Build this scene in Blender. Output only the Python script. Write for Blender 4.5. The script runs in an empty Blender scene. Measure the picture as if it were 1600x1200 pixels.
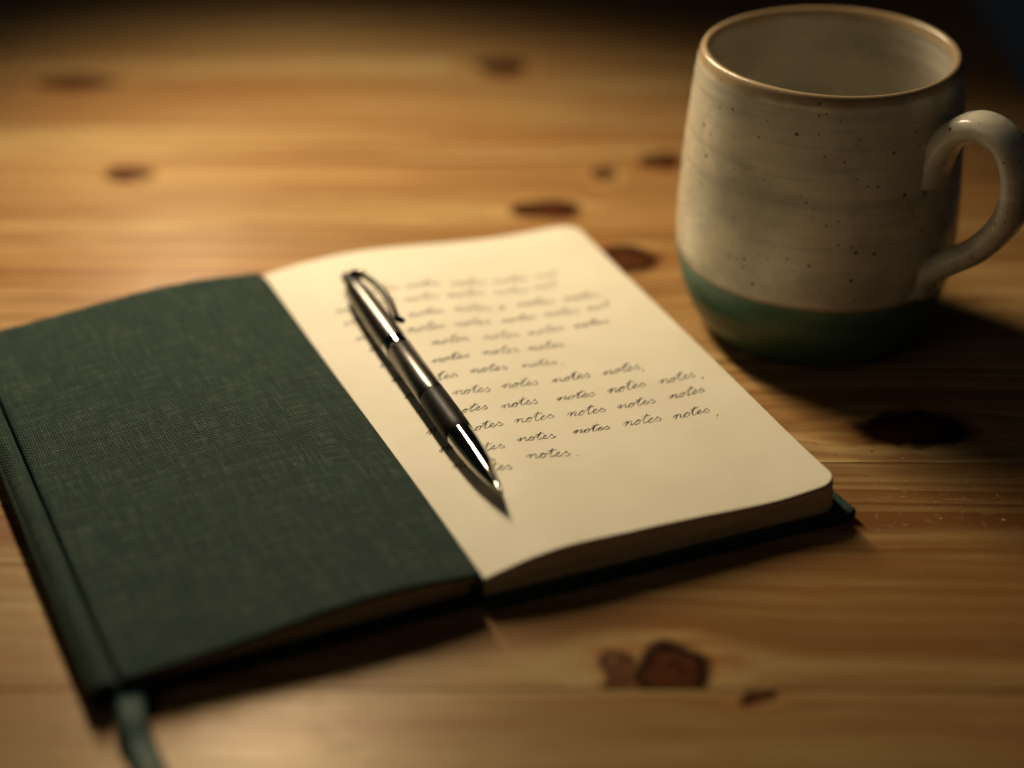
import bpy, bmesh, math, random
from mathutils import Vector, Matrix

random.seed(7)
SC = bpy.context.scene
COL = SC.collection

# ------------------------------------------------------------------ camera, world, lamp, exposure
CAM_H, PITCH, FPX = 0.304, 30.4, 3000.0
cam_d = bpy.data.cameras.new('camera')
cam = bpy.data.objects.new('camera', cam_d)
COL.objects.link(cam)
cam.location = (0, 0, CAM_H)
cam.rotation_euler = (math.radians(90 - PITCH), 0, 0)
cam_d.sensor_width = 36.0
cam_d.lens = 36.0 * FPX / 1600.0
cam_d.clip_start = 0.01
cam_d.clip_end = 50
cam_d.dof.use_dof = True
cam_d.dof.focus_distance = 0.5555
cam_d.dof.aperture_fstop = 3.2
cam_d.dof.aperture_blades = 0
SC.camera = cam

world = bpy.data.worlds.new('World')
SC.world = world
world.use_nodes = True
bg = world.node_tree.nodes['Background']
bg.inputs['Color'].default_value = (0.75, 0.85, 1.0, 1)
bg.inputs['Strength'].default_value = 0.005

# bar-shaped desk lamp head above and behind the notebook: a row of small spots along its length
LAMP_A = Vector((-0.190, 0.950, 0.270))
LAMP_B = Vector((-0.095, 0.690, 0.365))
AIM = Vector((-0.062, 0.545, 0.0))
N_SPOT = 10
for k in range(N_SPOT):
    ld = bpy.data.lights.new('desk_lamp_light', 'SPOT')
    ld.energy = 11.9 / N_SPOT
    ld.color = (1.0, 0.80, 0.54)
    ld.shadow_soft_size = 0.019
    ld.spot_size = math.radians(92)
    ld.spot_blend = 1.0
    lo = bpy.data.objects.new('desk_lamp_light', ld)
    COL.objects.link(lo)
    pos = LAMP_A.lerp(LAMP_B, k / (N_SPOT - 1))
    lo.location = pos
    lo.rotation_euler = (AIM - pos).to_track_quat('-Z', 'Y').to_euler()

# added fill lamp, faint and warm, lifts the shadows from high on the left
rd = bpy.data.lights.new('fill_light', 'AREA')
rd.shape = 'DISK'
rd.size = 1.0
rd.energy = 0.55
rd.color = (1.0, 0.82, 0.62)
ro_ = bpy.data.objects.new('fill_light', rd)
COL.objects.link(ro_)
ro_.location = (-0.75, -0.25, 1.15)
ro_.rotation_euler = (Vector((0.0, 0.5, 0.0)) - ro_.location).to_track_quat('-Z', 'Y').to_euler()

SC.view_settings.view_transform = 'Standard'
SC.view_settings.look = 'None'
SC.view_settings.exposure = 0.0
SC.view_settings.gamma = 1.0
SC.view_settings.use_curve_mapping = False
SC.render.engine = 'CYCLES'
SC.cycles.use_denoising = True
SC.cycles.max_bounces = 8

# ------------------------------------------------------------------ helpers
def measured(x, y, z=0.0):
    """World point at height z for a measured position (surveying the layout)."""
    p = math.radians(PITCH)
    fw = Vector((0, math.cos(p), -math.sin(p)))
    up = Vector((0, math.sin(p), math.cos(p)))
    d = fw + Vector((1, 0, 0)) * ((x - 800) / FPX) - up * ((y - 600) / FPX)
    t = (z - CAM_H) / d.z
    return Vector((0, 0, CAM_H)) + d * t


def empty(name, loc=(0, 0, 0)):
    o = bpy.data.objects.new(name, None)
    o.empty_display_size = 0.01
    o.location = loc
    COL.objects.link(o)
    return o


def link(name, mesh, mat=None, parent=None, smooth=True):
    o = bpy.data.objects.new(name, mesh)
    COL.objects.link(o)
    if mat:
        mesh.materials.append(mat)
    if parent:
        o.parent = parent
    if smooth:
        for p in mesh.polygons:
            p.use_smooth = True
    return o


def tag(o, label=None, cat=None, group=None, kind=None):
    if label: o['label'] = label
    if cat: o['category'] = cat
    if group: o['group'] = group
    if kind: o['kind'] = kind
    return o


def mesh_from(name, verts, faces, uvs=None):
    me = bpy.data.meshes.new(name)
    me.from_pydata([tuple(v) for v in verts], [], faces)
    if uvs:
        lay = me.uv_layers.new(name='UVMap')
        for lp in me.loops:
            lay.data[lp.index].uv = uvs[lp.vertex_index]
    me.update()
    return me


def sharp_by_angle(o, deg=35):
    me = o.data
    bm = bmesh.new(); bm.from_mesh(me)
    lim = math.radians(deg)
    for e in bm.edges:
        e.smooth = not (len(e.link_faces) == 2 and e.calc_face_angle(0) > lim)
    bm.to_mesh(me); bm.free()


def lathe(profile, seg=96, axis='Z', closed=False):
    """profile: list of (r, h). Returns verts, faces around axis."""
    verts, faces = [], []
    n = len(profile)
    for (r, h) in profile:
        for k in range(seg):
            a = 2 * math.pi * k / seg
            c, s = math.cos(a) * r, math.sin(a) * r
            verts.append((c, s, h) if axis == 'Z' else (c, h, s))
    for i in range(n - 1 if not closed else n):
        j = (i + 1) % n
        for k in range(seg):
            k2 = (k + 1) % seg
            faces.append((i * seg + k, i * seg + k2, j * seg + k2, j * seg + k))
    return verts, faces


def catmull(pts, sub=6, closed=False):
    out = []
    n = len(pts)
    dim = len(pts[0])
    for i in range(n - 1):
        p0 = pts[max(i - 1, 0)]; p1 = pts[i]; p2 = pts[i + 1]; p3 = pts[min(i + 2, n - 1)]
        for k in range(sub):
            t = k / sub
            out.append(tuple(0.5 * ((2 * p1[d]) + (-p0[d] + p2[d]) * t + (2 * p0[d] - 5 * p1[d] + 4 * p2[d] - p3[d]) * t * t
                                    + (-p0[d] + 3 * p1[d] - 3 * p2[d] + p3[d]) * t ** 3) for d in range(dim)))
    out.append(tuple(pts[-1]))
    return out


def interp(tab, x):
    if x <= tab[0][0]: return tab[0][1]
    for (a, va), (b, vb) in zip(tab, tab[1:]):
        if x <= b:
            return va + (vb - va) * (x - a) / (b - a)
    return tab[-1][1]


def smooth_tab(pts, sub=10):
    return catmull(pts, sub)


class NT:
    """Small node-tree helper."""
    def __init__(self, name):
        self.m = bpy.data.materials.new(name)
        self.m.use_nodes = True
        self.t = self.m.node_tree
        self.b = self.t.nodes['Principled BSDF']
        self.out = self.t.nodes['Material Output']

    def n(self, typ, **kw):
        nd = self.t.nodes.new(typ)
        for k, v in kw.items():
            setattr(nd, k, v)
        return nd

    def put(self, sock, v):
        if v is None: return
        if isinstance(v, bpy.types.NodeSocket):
            self.t.links.new(v, sock)
        else:
            try:
                sock.default_value = v
            except Exception:
                sock.default_value = (v[0], v[1], v[2], 1.0)

    def math(self, op, a, b=None, c=None, clamp=False):
        nd = self.n('ShaderNodeMath', operation=op, use_clamp=clamp)
        self.put(nd.inputs[0], a)
        if b is not None: self.put(nd.inputs[1], b)
        if c is not None: self.put(nd.inputs[2], c)
        return nd.outputs[0]

    def vmath(self, op, a, b=None):
        nd = self.n('ShaderNodeVectorMath', operation=op)
        self.put(nd.inputs[0], a)
        if b is not None: self.put(nd.inputs[1], b)
        return nd.outputs[0]

    def comb(self, x, y, z):
        nd = self.n('ShaderNodeCombineXYZ')
        self.put(nd.inputs[0], x); self.put(nd.inputs[1], y); self.put(nd.inputs[2], z)
        return nd.outputs[0]

    def sep(self, v):
        nd = self.n('ShaderNodeSeparateXYZ')
        self.put(nd.inputs[0], v)
        return nd.outputs

    def noise(self, vec, scale=1.0, detail=3.0, rough=0.5, dist=0.0):
        nd = self.n('ShaderNodeTexNoise')
        self.put(nd.inputs['Vector'], vec)
        nd.inputs['Scale'].default_value = scale
        nd.inputs['Detail'].default_value = detail
        nd.inputs['Roughness'].default_value = rough
        nd.inputs['Distortion'].default_value = dist
        return nd.outputs['Fac']

    def voronoi(self, vec, scale=1.0):
        nd = self.n('ShaderNodeTexVoronoi')
        self.put(nd.inputs['Vector'], vec)
        nd.inputs['Scale'].default_value = scale
        return nd

    def step(self, x, lo, hi, a=0.0, b=1.0):
        nd = self.n('ShaderNodeMapRange', interpolation_type='SMOOTHSTEP')
        self.put(nd.inputs['Value'], x)
        nd.inputs['From Min'].default_value = lo
        nd.inputs['From Max'].default_value = hi
        nd.inputs['To Min'].default_value = a
        nd.inputs['To Max'].default_value = b
        return nd.outputs['Result']

    def mix(self, fac, a, b, blend='MIX'):
        nd = self.n('ShaderNodeMix', data_type='RGBA', blend_type=blend)
        self.put(nd.inputs['Factor'], fac)
        self.put(nd.inputs[6], a)
        self.put(nd.inputs[7], b)
        return nd.outputs[2]

    def bump(self, h, dist=0.0005, strength=1.0, normal=None):
        nd = self.n('ShaderNodeBump')
        nd.inputs['Strength'].default_value = strength
        nd.inputs['Distance'].default_value = dist
        self.put(nd.inputs['Height'], h)
        if normal is not None: self.put(nd.inputs['Normal'], normal)
        return nd.outputs['Normal']

    def set(self, **kw):
        for k, v in kw.items():
            self.put(self.b.inputs[k.replace('_', ' ')], v)
        return self.m


# ------------------------------------------------------------------ materials
def wood_material(name, seed, knots, tint=1.0):
    n = NT(name)
    pos = n.n('ShaderNodeNewGeometry').outputs['Position']
    X, Y, Z = n.sep(pos)
    # grain stream function: lines flow round each knot
    warp = n.noise(n.comb(n.math('MULTIPLY', X, 5.0), n.math('MULTIPLY', Y, 16.0), seed * 3.1), 1.0, 2.0, 0.5)
    psi = n.math('ADD', Y, n.math('MULTIPLY', n.math('SUBTRACT', warp, 0.5), 0.016))
    edge = n.noise(n.comb(n.math('MULTIPLY', X, 110.0), n.math('MULTIPLY', Y, 170.0), seed), 1.0, 4.0, 0.65)
    edge_c = n.math('SUBTRACT', edge, 0.5)
    wx = n.math('MULTIPLY', n.math('SUBTRACT', n.noise(pos, 95.0, 2.0), 0.5), 0.012)
    wy = n.math('MULTIPLY', n.math('SUBTRACT', n.noise(n.vmath('ADD', pos, (3.3, 1.7, seed)), 95.0, 2.0), 0.5), 0.010)
    kmask = None; halo = None; ring = None
    for (kx, ky, ka, kb, kd) in knots:
        dx = n.math('SUBTRACT', X, kx)
        dy = n.math('SUBTRACT', Y, ky)
        ex = n.math('DIVIDE', n.math('ADD', dx, wx), ka)
        ey = n.math('DIVIDE', n.math('ADD', dy, wy), kb)
        r = n.math('SQRT', n.math('ADD', n.math('MULTIPLY', ex, ex), n.math('MULTIPLY', ey, ey)))
        rn = n.math('ADD', r, n.math('MULTIPLY', edge_c, 0.45))
        fx = n.math('DIVIDE', dx, ka * 2.1)
        fy = n.math('DIVIDE', dy, kb * 1.25)
        r2 = n.math('ADD', n.math('ADD', n.math('MULTIPLY', fx, fx), n.math('MULTIPLY', fy, fy)), 0.25)
        psi = n.math('SUBTRACT', psi, n.math('DIVIDE', n.math('MULTIPLY', dy, 0.9), r2))
        m = n.math('MULTIPLY', n.step(rn, 1.36, 0.88), kd)
        h = n.math('MULTIPLY', n.step(rn, 2.4, 1.2), 0.9)
        kmask = m if kmask is None else n.math('MAXIMUM', kmask, m)
        halo = h if halo is None else n.math('MAXIMUM', halo, h)
        ring = rn if ring is None else n.math('MINIMUM', ring, rn)
    # growth rings: irregular spacing, soft rise then a sharper fall
    spacing = n.noise(n.comb(n.math('MULTIPLY', X, 0.7), n.math('MULTIPLY', psi, 42.0), seed * 1.7), 1.0, 1.0, 0.5)
    wob = n.noise(n.comb(n.math('MULTIPLY', X, 14.0), n.math('MULTIPLY', Y, 60.0), seed), 1.0, 2.0, 0.5)
    ph = n.math('ADD', n.math('MULTIPLY', psi, 105.0), n.math('ADD', n.math('MULTIPLY', spacing, 6.5), n.math('MULTIPLY', wob, 0.25)))
    fr = n.math('FRACT', ph)
    late = n.math('MULTIPLY', n.step(fr, 0.25, 0.86), n.step(fr, 1.0, 0.90))
    amp = n.noise(n.comb(n.math('MULTIPLY', X, 2.5), n.math('MULTIPLY', psi, 26.0), seed + 4.2), 1.0, 2.0, 0.5)
    if halo is not None:
        amp = n.math('ADD', amp, n.math('MULTIPLY', halo, 0.18))
    late = n.math('MULTIPLY', late, n.step(amp, 0.36, 0.64, 0.12, 0.85))
    fib = n.noise(n.comb(n.math('MULTIPLY', X, 45.0), n.math('MULTIPLY', psi, 1400.0), seed), 1.0, 3.0, 0.6)
    fib2 = n.noise(n.comb(n.math('MULTIPLY', X, 9.0), n.math('MULTIPLY', psi, 240.0), seed + 9), 1.0, 3.0, 0.6)
    broad = n.noise(n.comb(n.math('MULTIPLY', X, 4.0), n.math('MULTIPLY', Y, 22.0), seed + 2), 1.0, 2.0, 0.5)
    base = n.mix(n.step(broad, 0.3, 0.7), (0.59 * tint, 0.440 * tint, 0.195 * tint, 1), (0.45 * tint, 0.265 * tint, 0.098 * tint, 1))
    tone = n.noise(n.comb(n.math('MULTIPLY', X, 3.0), n.math('MULTIPLY', psi, 75.0), seed + 11), 1.0, 3.0, 0.6)
    base = n.mix(n.step(tone, 0.36, 0.66, 0.0, 0.36), base, (0.30 * tint, 0.150 * tint, 0.048 * tint, 1))
    col = n.mix(late, base, (0.135, 0.044, 0.011, 1))
    col = n.mix(n.step(fib2, 0.38, 0.66, 0.0, 0.62), col, (0.21, 0.086, 0.025, 1))
    col = n.mix(n.step(fib, 0.42, 0.66, 0.0, 0.50), col, (0.20, 0.085, 0.026, 1))
    # scuffs: thin paler scratches
    v = n.noise(n.comb(n.math('MULTIPLY', X, 60.0), n.math('MULTIPLY', Y, 420.0), seed + 7), 1.0, 4.0, 0.65)
    scuff = n.step(v, 0.64, 0.74)
    blot = n.step(n.noise(pos, 28.0, 2.0), 0.48, 0.62)
    col = n.mix(n.math('MULTIPLY', n.math('MULTIPLY', scuff, blot), 0.22), col, (0.66, 0.44, 0.22, 1))
    if kmask is not None:
        col = n.mix(n.math('MULTIPLY', halo, n.step(fib2, 0.3, 0.7, 0.25, 0.75)), col, (0.52, 0.34, 0.13, 1))
        stain = n.math('MULTIPLY', n.step(ring, 2.9, 1.0), n.step(n.noise(n.comb(n.math('MULTIPLY', X, 40.0), n.math('MULTIPLY', Y, 150.0), seed + 5), 1.0, 3.0), 0.40, 0.60))
        col = n.mix(n.math('MULTIPLY', stain, 0.75), col, (0.24, 0.082, 0.020, 1))
        rim = n.math('MULTIPLY', n.step(ring, 1.40, 1.05), n.step(edge, 0.34, 0.58))
        col = n.mix(n.math('MULTIPLY', rim, 0.8), col, (0.085, 0.026, 0.008, 1))
        rr = n.math('FRACT', n.math('MULTIPLY', ring, 5.2))
        kc = n.mix(n.step(rr, 0.15, 0.9), (0.115, 0.036, 0.013, 1), (0.040, 0.012, 0.005, 1))
        kc = n.mix(n.step(ring, 0.55, 0.92, 0.0, 0.92), kc, (0.010, 0.004, 0.0025, 1))
        crack = n.step(n.math('ABSOLUTE', n.math('SUBTRACT', n.noise(n.comb(n.math('MULTIPLY', X, 260.0), n.math('MULTIPLY', Y, 120.0), seed), 1.0, 2.0, 0.5, 0.8), 0.5)), 0.03, 0.0)
        kc = n.mix(n.math('MULTIPLY', crack, 0.8), kc, (0.006, 0.003, 0.002, 1))
        col = n.mix(kmask, col, kc)
    hgt = n.math('ADD', n.math('MULTIPLY', fib, 0.5), n.math('ADD', n.math('MULTIPLY', late, 0.5), n.math('MULTIPLY', n.math('MULTIPLY', scuff, blot), -0.6)))
    nor = n.bump(hgt, 0.00020, 0.9)
    big = n.noise(n.comb(n.math('MULTIPLY', X, 30.0), n.math('MULTIPLY', Y, 75.0), seed), 1.0, 3.0, 0.55)
    nor = n.bump(big, 0.0006, 0.32, nor)
    ro = n.math('ADD', 0.24, n.math('MULTIPLY', fib2, 0.16))
    return n.set(Base_Color=col, Roughness=ro, Normal=nor, Specular_Tint=(1.0, 0.70, 0.38, 1), Specular_IOR_Level=(0.19 if kmask is None else n.math('SUBTRACT', 0.19, n.math('MULTIPLY', kmask, 0.16))))


def cloth_material(name, light=1.0):
    n = NT(name)
    uv = n.n('ShaderNodeUVMap').outputs['UV']
    U, V, _ = n.sep(uv)
    dist = n.noise(n.comb(n.math('MULTIPLY', U, 90), n.math('MULTIPLY', V, 90), 0), 1.0, 2.0)
    # threads: period 0.62 mm, uneven
    def threads(P, Q, per, sd):
        slub = n.noise(n.comb(n.math('MULTIPLY', P, 1.0 / per * 0.9), n.math('MULTIPLY', Q, 55.0), sd), 1.0, 2.0, 0.6)
        ph = n.math('ADD', n.math('MULTIPLY', P, 2 * math.pi / per), n.math('MULTIPLY', dist, 1.3))
        s = n.math('MULTIPLY', n.math('ADD', n.math('SINE', ph), 1.0), 0.5)
        return s, slub
    a, sa = threads(U, V, 0.00072, 1.0)
    b, sb = threads(V, U, 0.00076, 5.0)
    chk = n.math('MULTIPLY', n.math('SINE', n.math('MULTIPLY', U, math.pi / 0.00072)), n.math('SINE', n.math('MULTIPLY', V, math.pi / 0.00076)))
    over = n.step(chk, -0.2, 0.2)
    ht = n.math('ADD', n.math('MULTIPLY', a, over), n.math('MULTIPLY', b, n.math('SUBTRACT', 1.0, over)))
    slub = n.math('MAXIMUM', sa, sb)
    mott = n.noise(n.comb(U, V, 0), 150.0, 4.0, 0.6)
    lng = n.noise(n.comb(n.math('MULTIPLY', U, 1400.0), n.math('MULTIPLY', V, 85.0), 3), 1.0, 3.0, 0.6)
    lng2 = n.noise(n.comb(n.math('MULTIPLY', U, 85.0), n.math('MULTIPLY', V, 1300.0), 8), 1.0, 3.0, 0.6)
    wear = n.math('MAXIMUM', n.step(lng, 0.50, 0.70), n.step(lng2, 0.51, 0.71))
    d = (0.004 * light, 0.009 * light, 0.006 * light, 1)
    m_ = (0.022 * light, 0.069 * light, 0.050 * light, 1)
    l_ = (0.150 * light, 0.230 * light, 0.150 * light, 1)
    col = n.mix(n.step(ht, 0.15, 0.8), d, m_)
    col = n.mix(n.math('MULTIPLY', n.math('MULTIPLY', wear, n.step(ht, 0.35, 0.9)), 0.62), col, l_)
    col = n.mix(n.step(mott, 0.45, 0.75, 0.0, 0.22), col, (0.045 * light, 0.085 * light, 0.056 * light, 1))
    tn = n.noise(n.comb(n.math('MULTIPLY', U, 420.0), n.math('MULTIPLY', V, 60.0), 12), 1.0, 3.0, 0.65)
    tn2 = n.noise(n.comb(n.math('MULTIPLY', U, 60.0), n.math('MULTIPLY', V, 420.0), 17), 1.0, 3.0, 0.65)
    tt = n.math('MULTIPLY', n.math('ADD', n.step(tn, 0.38, 0.64), n.step(tn2, 0.38, 0.64)), 0.5)
    col = n.mix(n.step(tt, 0.55, 1.0, 0.0, 0.25), col, (0.125 * light, 0.165 * light, 0.095 * light, 1))
    col = n.mix(n.step(tt, 0.45, 0.0, 0.0, 0.36), col, (0.010 * light, 0.024 * light, 0.016 * light, 1))
    # lint flecks
    vo = n.voronoi(n.comb(U, V, 0), 95.0)
    fl = n.math('MULTIPLY', n.step(vo.outputs['Distance'], 0.055, 0.02), n.step(n.sep(vo.outputs['Color'])[0], 0.62, 0.66))
    col = n.mix(n.math('MULTIPLY', fl, 0.7), col, (0.30, 0.30, 0.22, 1))
    nor = n.bump(n.math('ADD', ht, n.math('MULTIPLY', slub, 0.8)), 0.0004, 1.0)
    return n.set(Base_Color=col, Roughness=0.78, Normal=nor, Specular_IOR_Level=0.25)


def paper_material(name):
    n = NT(name)
    pos = n.n('ShaderNodeNewGeometry').outputs['Position']
    big = n.noise(pos, 55.0, 3.0, 0.55)
    fine = n.noise(pos, 2600.0, 3.0, 0.6)
    fibre = n.noise(n.vmath('MULTIPLY', pos, (900, 2600, 900)), 1.0, 3.0, 0.6, 0.6)
    col = n.mix(n.step(big, 0.3, 0.7), (0.79, 0.735, 0.575, 1), (0.755, 0.695, 0.53, 1))
    col = n.mix(n.step(fibre, 0.60, 0.78, 0.0, 0.18), col, (0.86, 0.82, 0.70, 1))
    sp = n.voronoi(pos, 210.0)
    dot = n.math('MULTIPLY', n.step(sp.outputs['Distance'], 0.045, 0.02), n.step(n.sep(sp.outputs['Color'])[1], 0.93, 0.95))
    col = n.mix(n.math('MULTIPLY', dot, 0.45), col, (0.25, 0.19, 0.10, 1))
    nor = n.bump(n.math('ADD', fine, n.math('MULTIPLY', fibre, 0.7)), 0.00008, 0.8)
    nor = n.bump(n.noise(pos, 38.0, 3.0, 0.5), 0.0012, 0.25, nor)
    return n.set(Base_Color=col, Roughness=0.62, Normal=nor, Specular_IOR_Level=0.3)


def page_edge_material(name):
    n = NT(name)
    pos = n.n('ShaderNodeNewGeometry').outputs['Position']
    X, Y, Z = n.sep(pos)
    ln = n.noise(n.comb(n.math('MULTIPLY', X, 30), n.math('MULTIPLY', Y, 30), n.math('MULTIPLY', Z, 2600)), 1.0, 4.0, 0.75)
    col = n.mix(n.step(ln, 0.3, 0.7), (0.34, 0.28, 0.18, 1), (0.78, 0.69, 0.50, 1))
    return n.set(Base_Color=col, Roughness=0.75, Normal=n.bump(ln, 0.0001, 0.8))


def metal_material(name, col, rough, aniso=0.0, scratch=True):
    n = NT(name)
    tc = n.n('ShaderNodeTexCoord').outputs['Object']
    X, Y, Z = n.sep(tc)
    br = n.noise(n.comb(n.math('MULTIPLY', X, 900), n.math('MULTIPLY', Y, 12000), n.math('MULTIPLY', Z, 900)), 1.0, 2.0, 0.6)
    sm = n.noise(tc, 160.0, 3.0)
    ro = n.math('ADD', rough, n.math('ADD', n.math('MULTIPLY', n.math('SUBTRACT', br, 0.5), 0.12 if scratch else 0.02), n.math('MULTIPLY', n.math('SUBTRACT', sm, 0.5), 0.10)))
    return n.set(Base_Color=col, Metallic=1.0, Roughness=ro, Normal=n.bump(br, 0.000012, 0.5 if scratch else 0.05))


def plain_material(name, col, rough=0.5, spec=0.5, nscale=900.0, amt=0.25):
    n = NT(name)
    tc = n.n('ShaderNodeTexCoord').outputs['Object']
    f = n.noise(tc, nscale, 3.0, 0.6)
    c2 = tuple(min(1, c * (1 + amt)) for c in col[:3]) + (1,)
    return n.set(Base_Color=n.mix(f, col, c2), Roughness=n.math('ADD', rough, n.math('MULTIPLY', n.math('SUBTRACT', f, 0.5), 0.15)),
                 Specular_IOR_Level=spec, Normal=n.bump(f, 0.00003, 0.5))


GREEN_Z = 0.0255
MUG_H = 0.094


def glaze_material(name):
    n = NT(name)
    tc = n.n('ShaderNodeTexCoord').outputs['Object']
    X, Y, Z = n.sep(tc)
    ang = n.math('ARCTAN2', Y, X)
    ringn = n.noise(n.comb(n.math('MULTIPLY', X, 14.0), n.math('MULTIPLY', Y, 14.0), n.math('MULTIPLY', Z, 260.0)), 1.0, 3.0, 0.55)
    ringw = n.noise(n.comb(n.math('MULTIPLY', X, 8.0), n.math('MULTIPLY', Y, 8.0), n.math('MULTIPLY', Z, 110.0)), 1.0, 2.0, 0.5)
    mott = n.noise(tc, 45.0, 4.0, 0.6, 0.4)
    col = n.mix(n.step(mott, 0.35, 0.68), (0.86, 0.80, 0.615, 1), (0.60, 0.565, 0.445, 1))
    col = n.mix(n.step(ringn, 0.48, 0.70, 0.0, 0.42), col, (0.41, 0.375, 0.30, 1))
    col = n.mix(n.step(ringw, 0.52, 0.70, 0.0, 0.40), col, (0.66, 0.57, 0.43, 1))
    # iron speckles of three sizes
    for sc, lo_, thr, dk in ((140.0, 0.075, 0.45, (0.03, 0.014, 0.007, 1)), (260.0, 0.14, 0.62, (0.07, 0.032, 0.014, 1)), (480.0, 0.19, 0.70, (0.20, 0.11, 0.055, 1))):
        vo = n.voronoi(tc, sc)
        pick = n.step(n.sep(vo.outputs['Color'])[0], thr, thr + 0.02)
        var = n.math('MULTIPLY', n.sep(vo.outputs['Color'])[1], lo_)
        d_ = n.math('SUBTRACT', vo.outputs['Distance'], var)
        dot = n.math('MULTIPLY', n.step(d_, 0.065, 0.0), pick)
        col = n.mix(n.math('MULTIPLY', dot, 0.85), col, dk)
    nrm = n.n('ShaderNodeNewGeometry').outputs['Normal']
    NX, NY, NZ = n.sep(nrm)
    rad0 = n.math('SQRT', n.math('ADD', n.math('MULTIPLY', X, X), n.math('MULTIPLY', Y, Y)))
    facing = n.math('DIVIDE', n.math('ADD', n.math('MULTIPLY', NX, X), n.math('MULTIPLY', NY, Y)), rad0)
    inner_shade = n.math('MULTIPLY', n.step(facing, 0.05, -0.25), n.step(rad0, 0.0412, 0.0408))
    col = n.mix(n.math('MULTIPLY', inner_shade, 0.5), col, n.mix(ringw, (0.25, 0.225, 0.19, 1), (0.44, 0.40, 0.33, 1)))  # inner wall greyed: shade in the mug put into the glaze colour
    # toasted rim
    zr = n.math('ADD', Z, n.math('MULTIPLY', n.math('SUBTRACT', mott, 0.5), 0.004))
    col = n.mix(n.step(zr, MUG_H - 0.0052, MUG_H - 0.0008, 0.0, 0.72), col, (0.40, 0.235, 0.075, 1))
    # green dip with a brown seam, only on the outside of the body
    rad = n.math('SQRT', n.math('ADD', n.math('MULTIPLY', X, X), n.math('MULTIPLY', Y, Y)))
    zg = n.math('ADD', Z, n.math('ADD', n.math('MULTIPLY', n.math('SUBTRACT', n.noise(tc, 30.0, 3.0), 0.5), 0.0016), n.math('MULTIPLY', X, 0.030)))
    gm0 = n.noise(n.comb(n.math('MULTIPLY', X, 30.0), n.math('MULTIPLY', Y, 30.0), n.math('MULTIPLY', Z, 130.0)), 1.0, 3.0, 0.55)
    gcol = n.mix(n.step(gm0, 0.35, 0.70), (0.072, 0.180, 0.122, 1), (0.120, 0.235, 0.160, 1))
    outm = n.step(rad, 0.0325, 0.0335)
    seam = n.math('MULTIPLY', n.math('MULTIPLY', n.step(zg, GREEN_Z - 0.0008, GREEN_Z), n.step(zg, GREEN_Z + 0.0016, GREEN_Z + 0.0004)), outm)
    gm = n.math('MULTIPLY', n.step(zg, GREEN_Z + 0.0003, GREEN_Z - 0.0003), outm)
    col = n.mix(gm, col, gcol)
    col = n.mix(n.math('MULTIPLY', seam, 0.55), col, (0.33, 0.19, 0.075, 1))
    # bare clay foot
    col = n.mix(n.step(Z, 0.0016, 0.0008), col, (0.30, 0.17, 0.09, 1))
    nor = n.bump(ringn, 0.0005, 0.32)
    nor = n.bump(ringw, 0.0006, 0.25, nor)
    nor = n.bump(n.noise(tc, 700.0, 2.0), 0.00004, 0.5, nor)
    ro = n.math('ADD', n.math('ADD', 0.17, n.math('MULTIPLY', gm, 0.16)), n.math('MULTIPLY', mott, 0.14))
    return n.set(Base_Color=col, Roughness=ro, Normal=nor, Specular_IOR_Level=0.5)


M_CLOTH = cloth_material('green_book_cloth')
M_PAPER = paper_material('cream_paper')
M_EDGE = page_edge_material('page_edges')
M_STEEL = metal_material('gunmetal_barrel', (0.17, 0.156, 0.142, 1), 0.29)
M_CLIP = metal_material('dark_chrome', (0.045, 0.040, 0.037, 1), 0.18, scratch=False)
M_CHROME = metal_material('polished_chrome', (0.52, 0.495, 0.475, 1), 0.08, scratch=False)
M_GRIP = plain_material('black_rubber_grip', (0.007, 0.0065, 0.006, 1), 0.46, 0.12)
M_BLACK = plain_material('black_plastic', (0.010, 0.010, 0.011, 1), 0.30, 0.5)
M_INK = plain_material('dark_ink', (0.022, 0.022, 0.026, 1), 0.7, 0.1)
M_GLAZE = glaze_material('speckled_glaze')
M_CRUMB = plain_material('dark_crumbs', (0.022, 0.014, 0.009, 1), 0.8, 0.2)
M_DUST = plain_material('pale_dust', (0.60, 0.47, 0.30, 1), 0.8, 0.2)

# ------------------------------------------------------------------ table of edge-glued pine boards
table = empty('wooden_table', (0, 0.6, 0))
tag(table, 'knotty honey coloured pine table top under the notebook and mug', 'table', kind='structure')
JOINTS = [0.155, 0.262, 0.3697, 0.4727, 0.619, 0.722, 0.829, 0.94, 1.05, 1.16]
T_X0, T_X1, T_TH = -0.66, 0.219, 0.028
KN = [  # x, y, half length, half width, depth of colour
    (-0.1476, 0.6771, 0.0080, 0.0055, 1.0), (-0.1858, 0.7719, 0.0150, 0.0070, 0.9), (-0.0050, 0.7907, 0.0100, 0.0085, 1.0),
    (0.0590, 0.6898, 0.0078, 0.0068, 1.0), (0.0357, 0.6777, 0.0045, 0.0065, 0.6), (0.0123, 0.6455, 0.0105, 0.0068, 1.0),
    (0.0390, 0.6045, 0.0110, 0.0095, 0.95), (0.1205, 0.4915, 0.0145, 0.0092, 1.0), (0.0407, 0.3768, 0.0085, 0.0100, 1.0),
    (0.0590, 0.3662, 0.0045, 0.0026, 1.0), (0.0265, 0.3768, 0.0042, 0.0075, 0.55), (-0.34, 0.42, 0.010, 0.007, 1.0), (-0.42, 0.70, 0.009, 0.007, 1.0),
    (-0.30, 0.32, 0.008, 0.006, 1.0), (0.10, 1.00, 0.010, 0.008, 1.0), (0.17, 0.29, 0.007, 0.006, 1.0),
]
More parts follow.
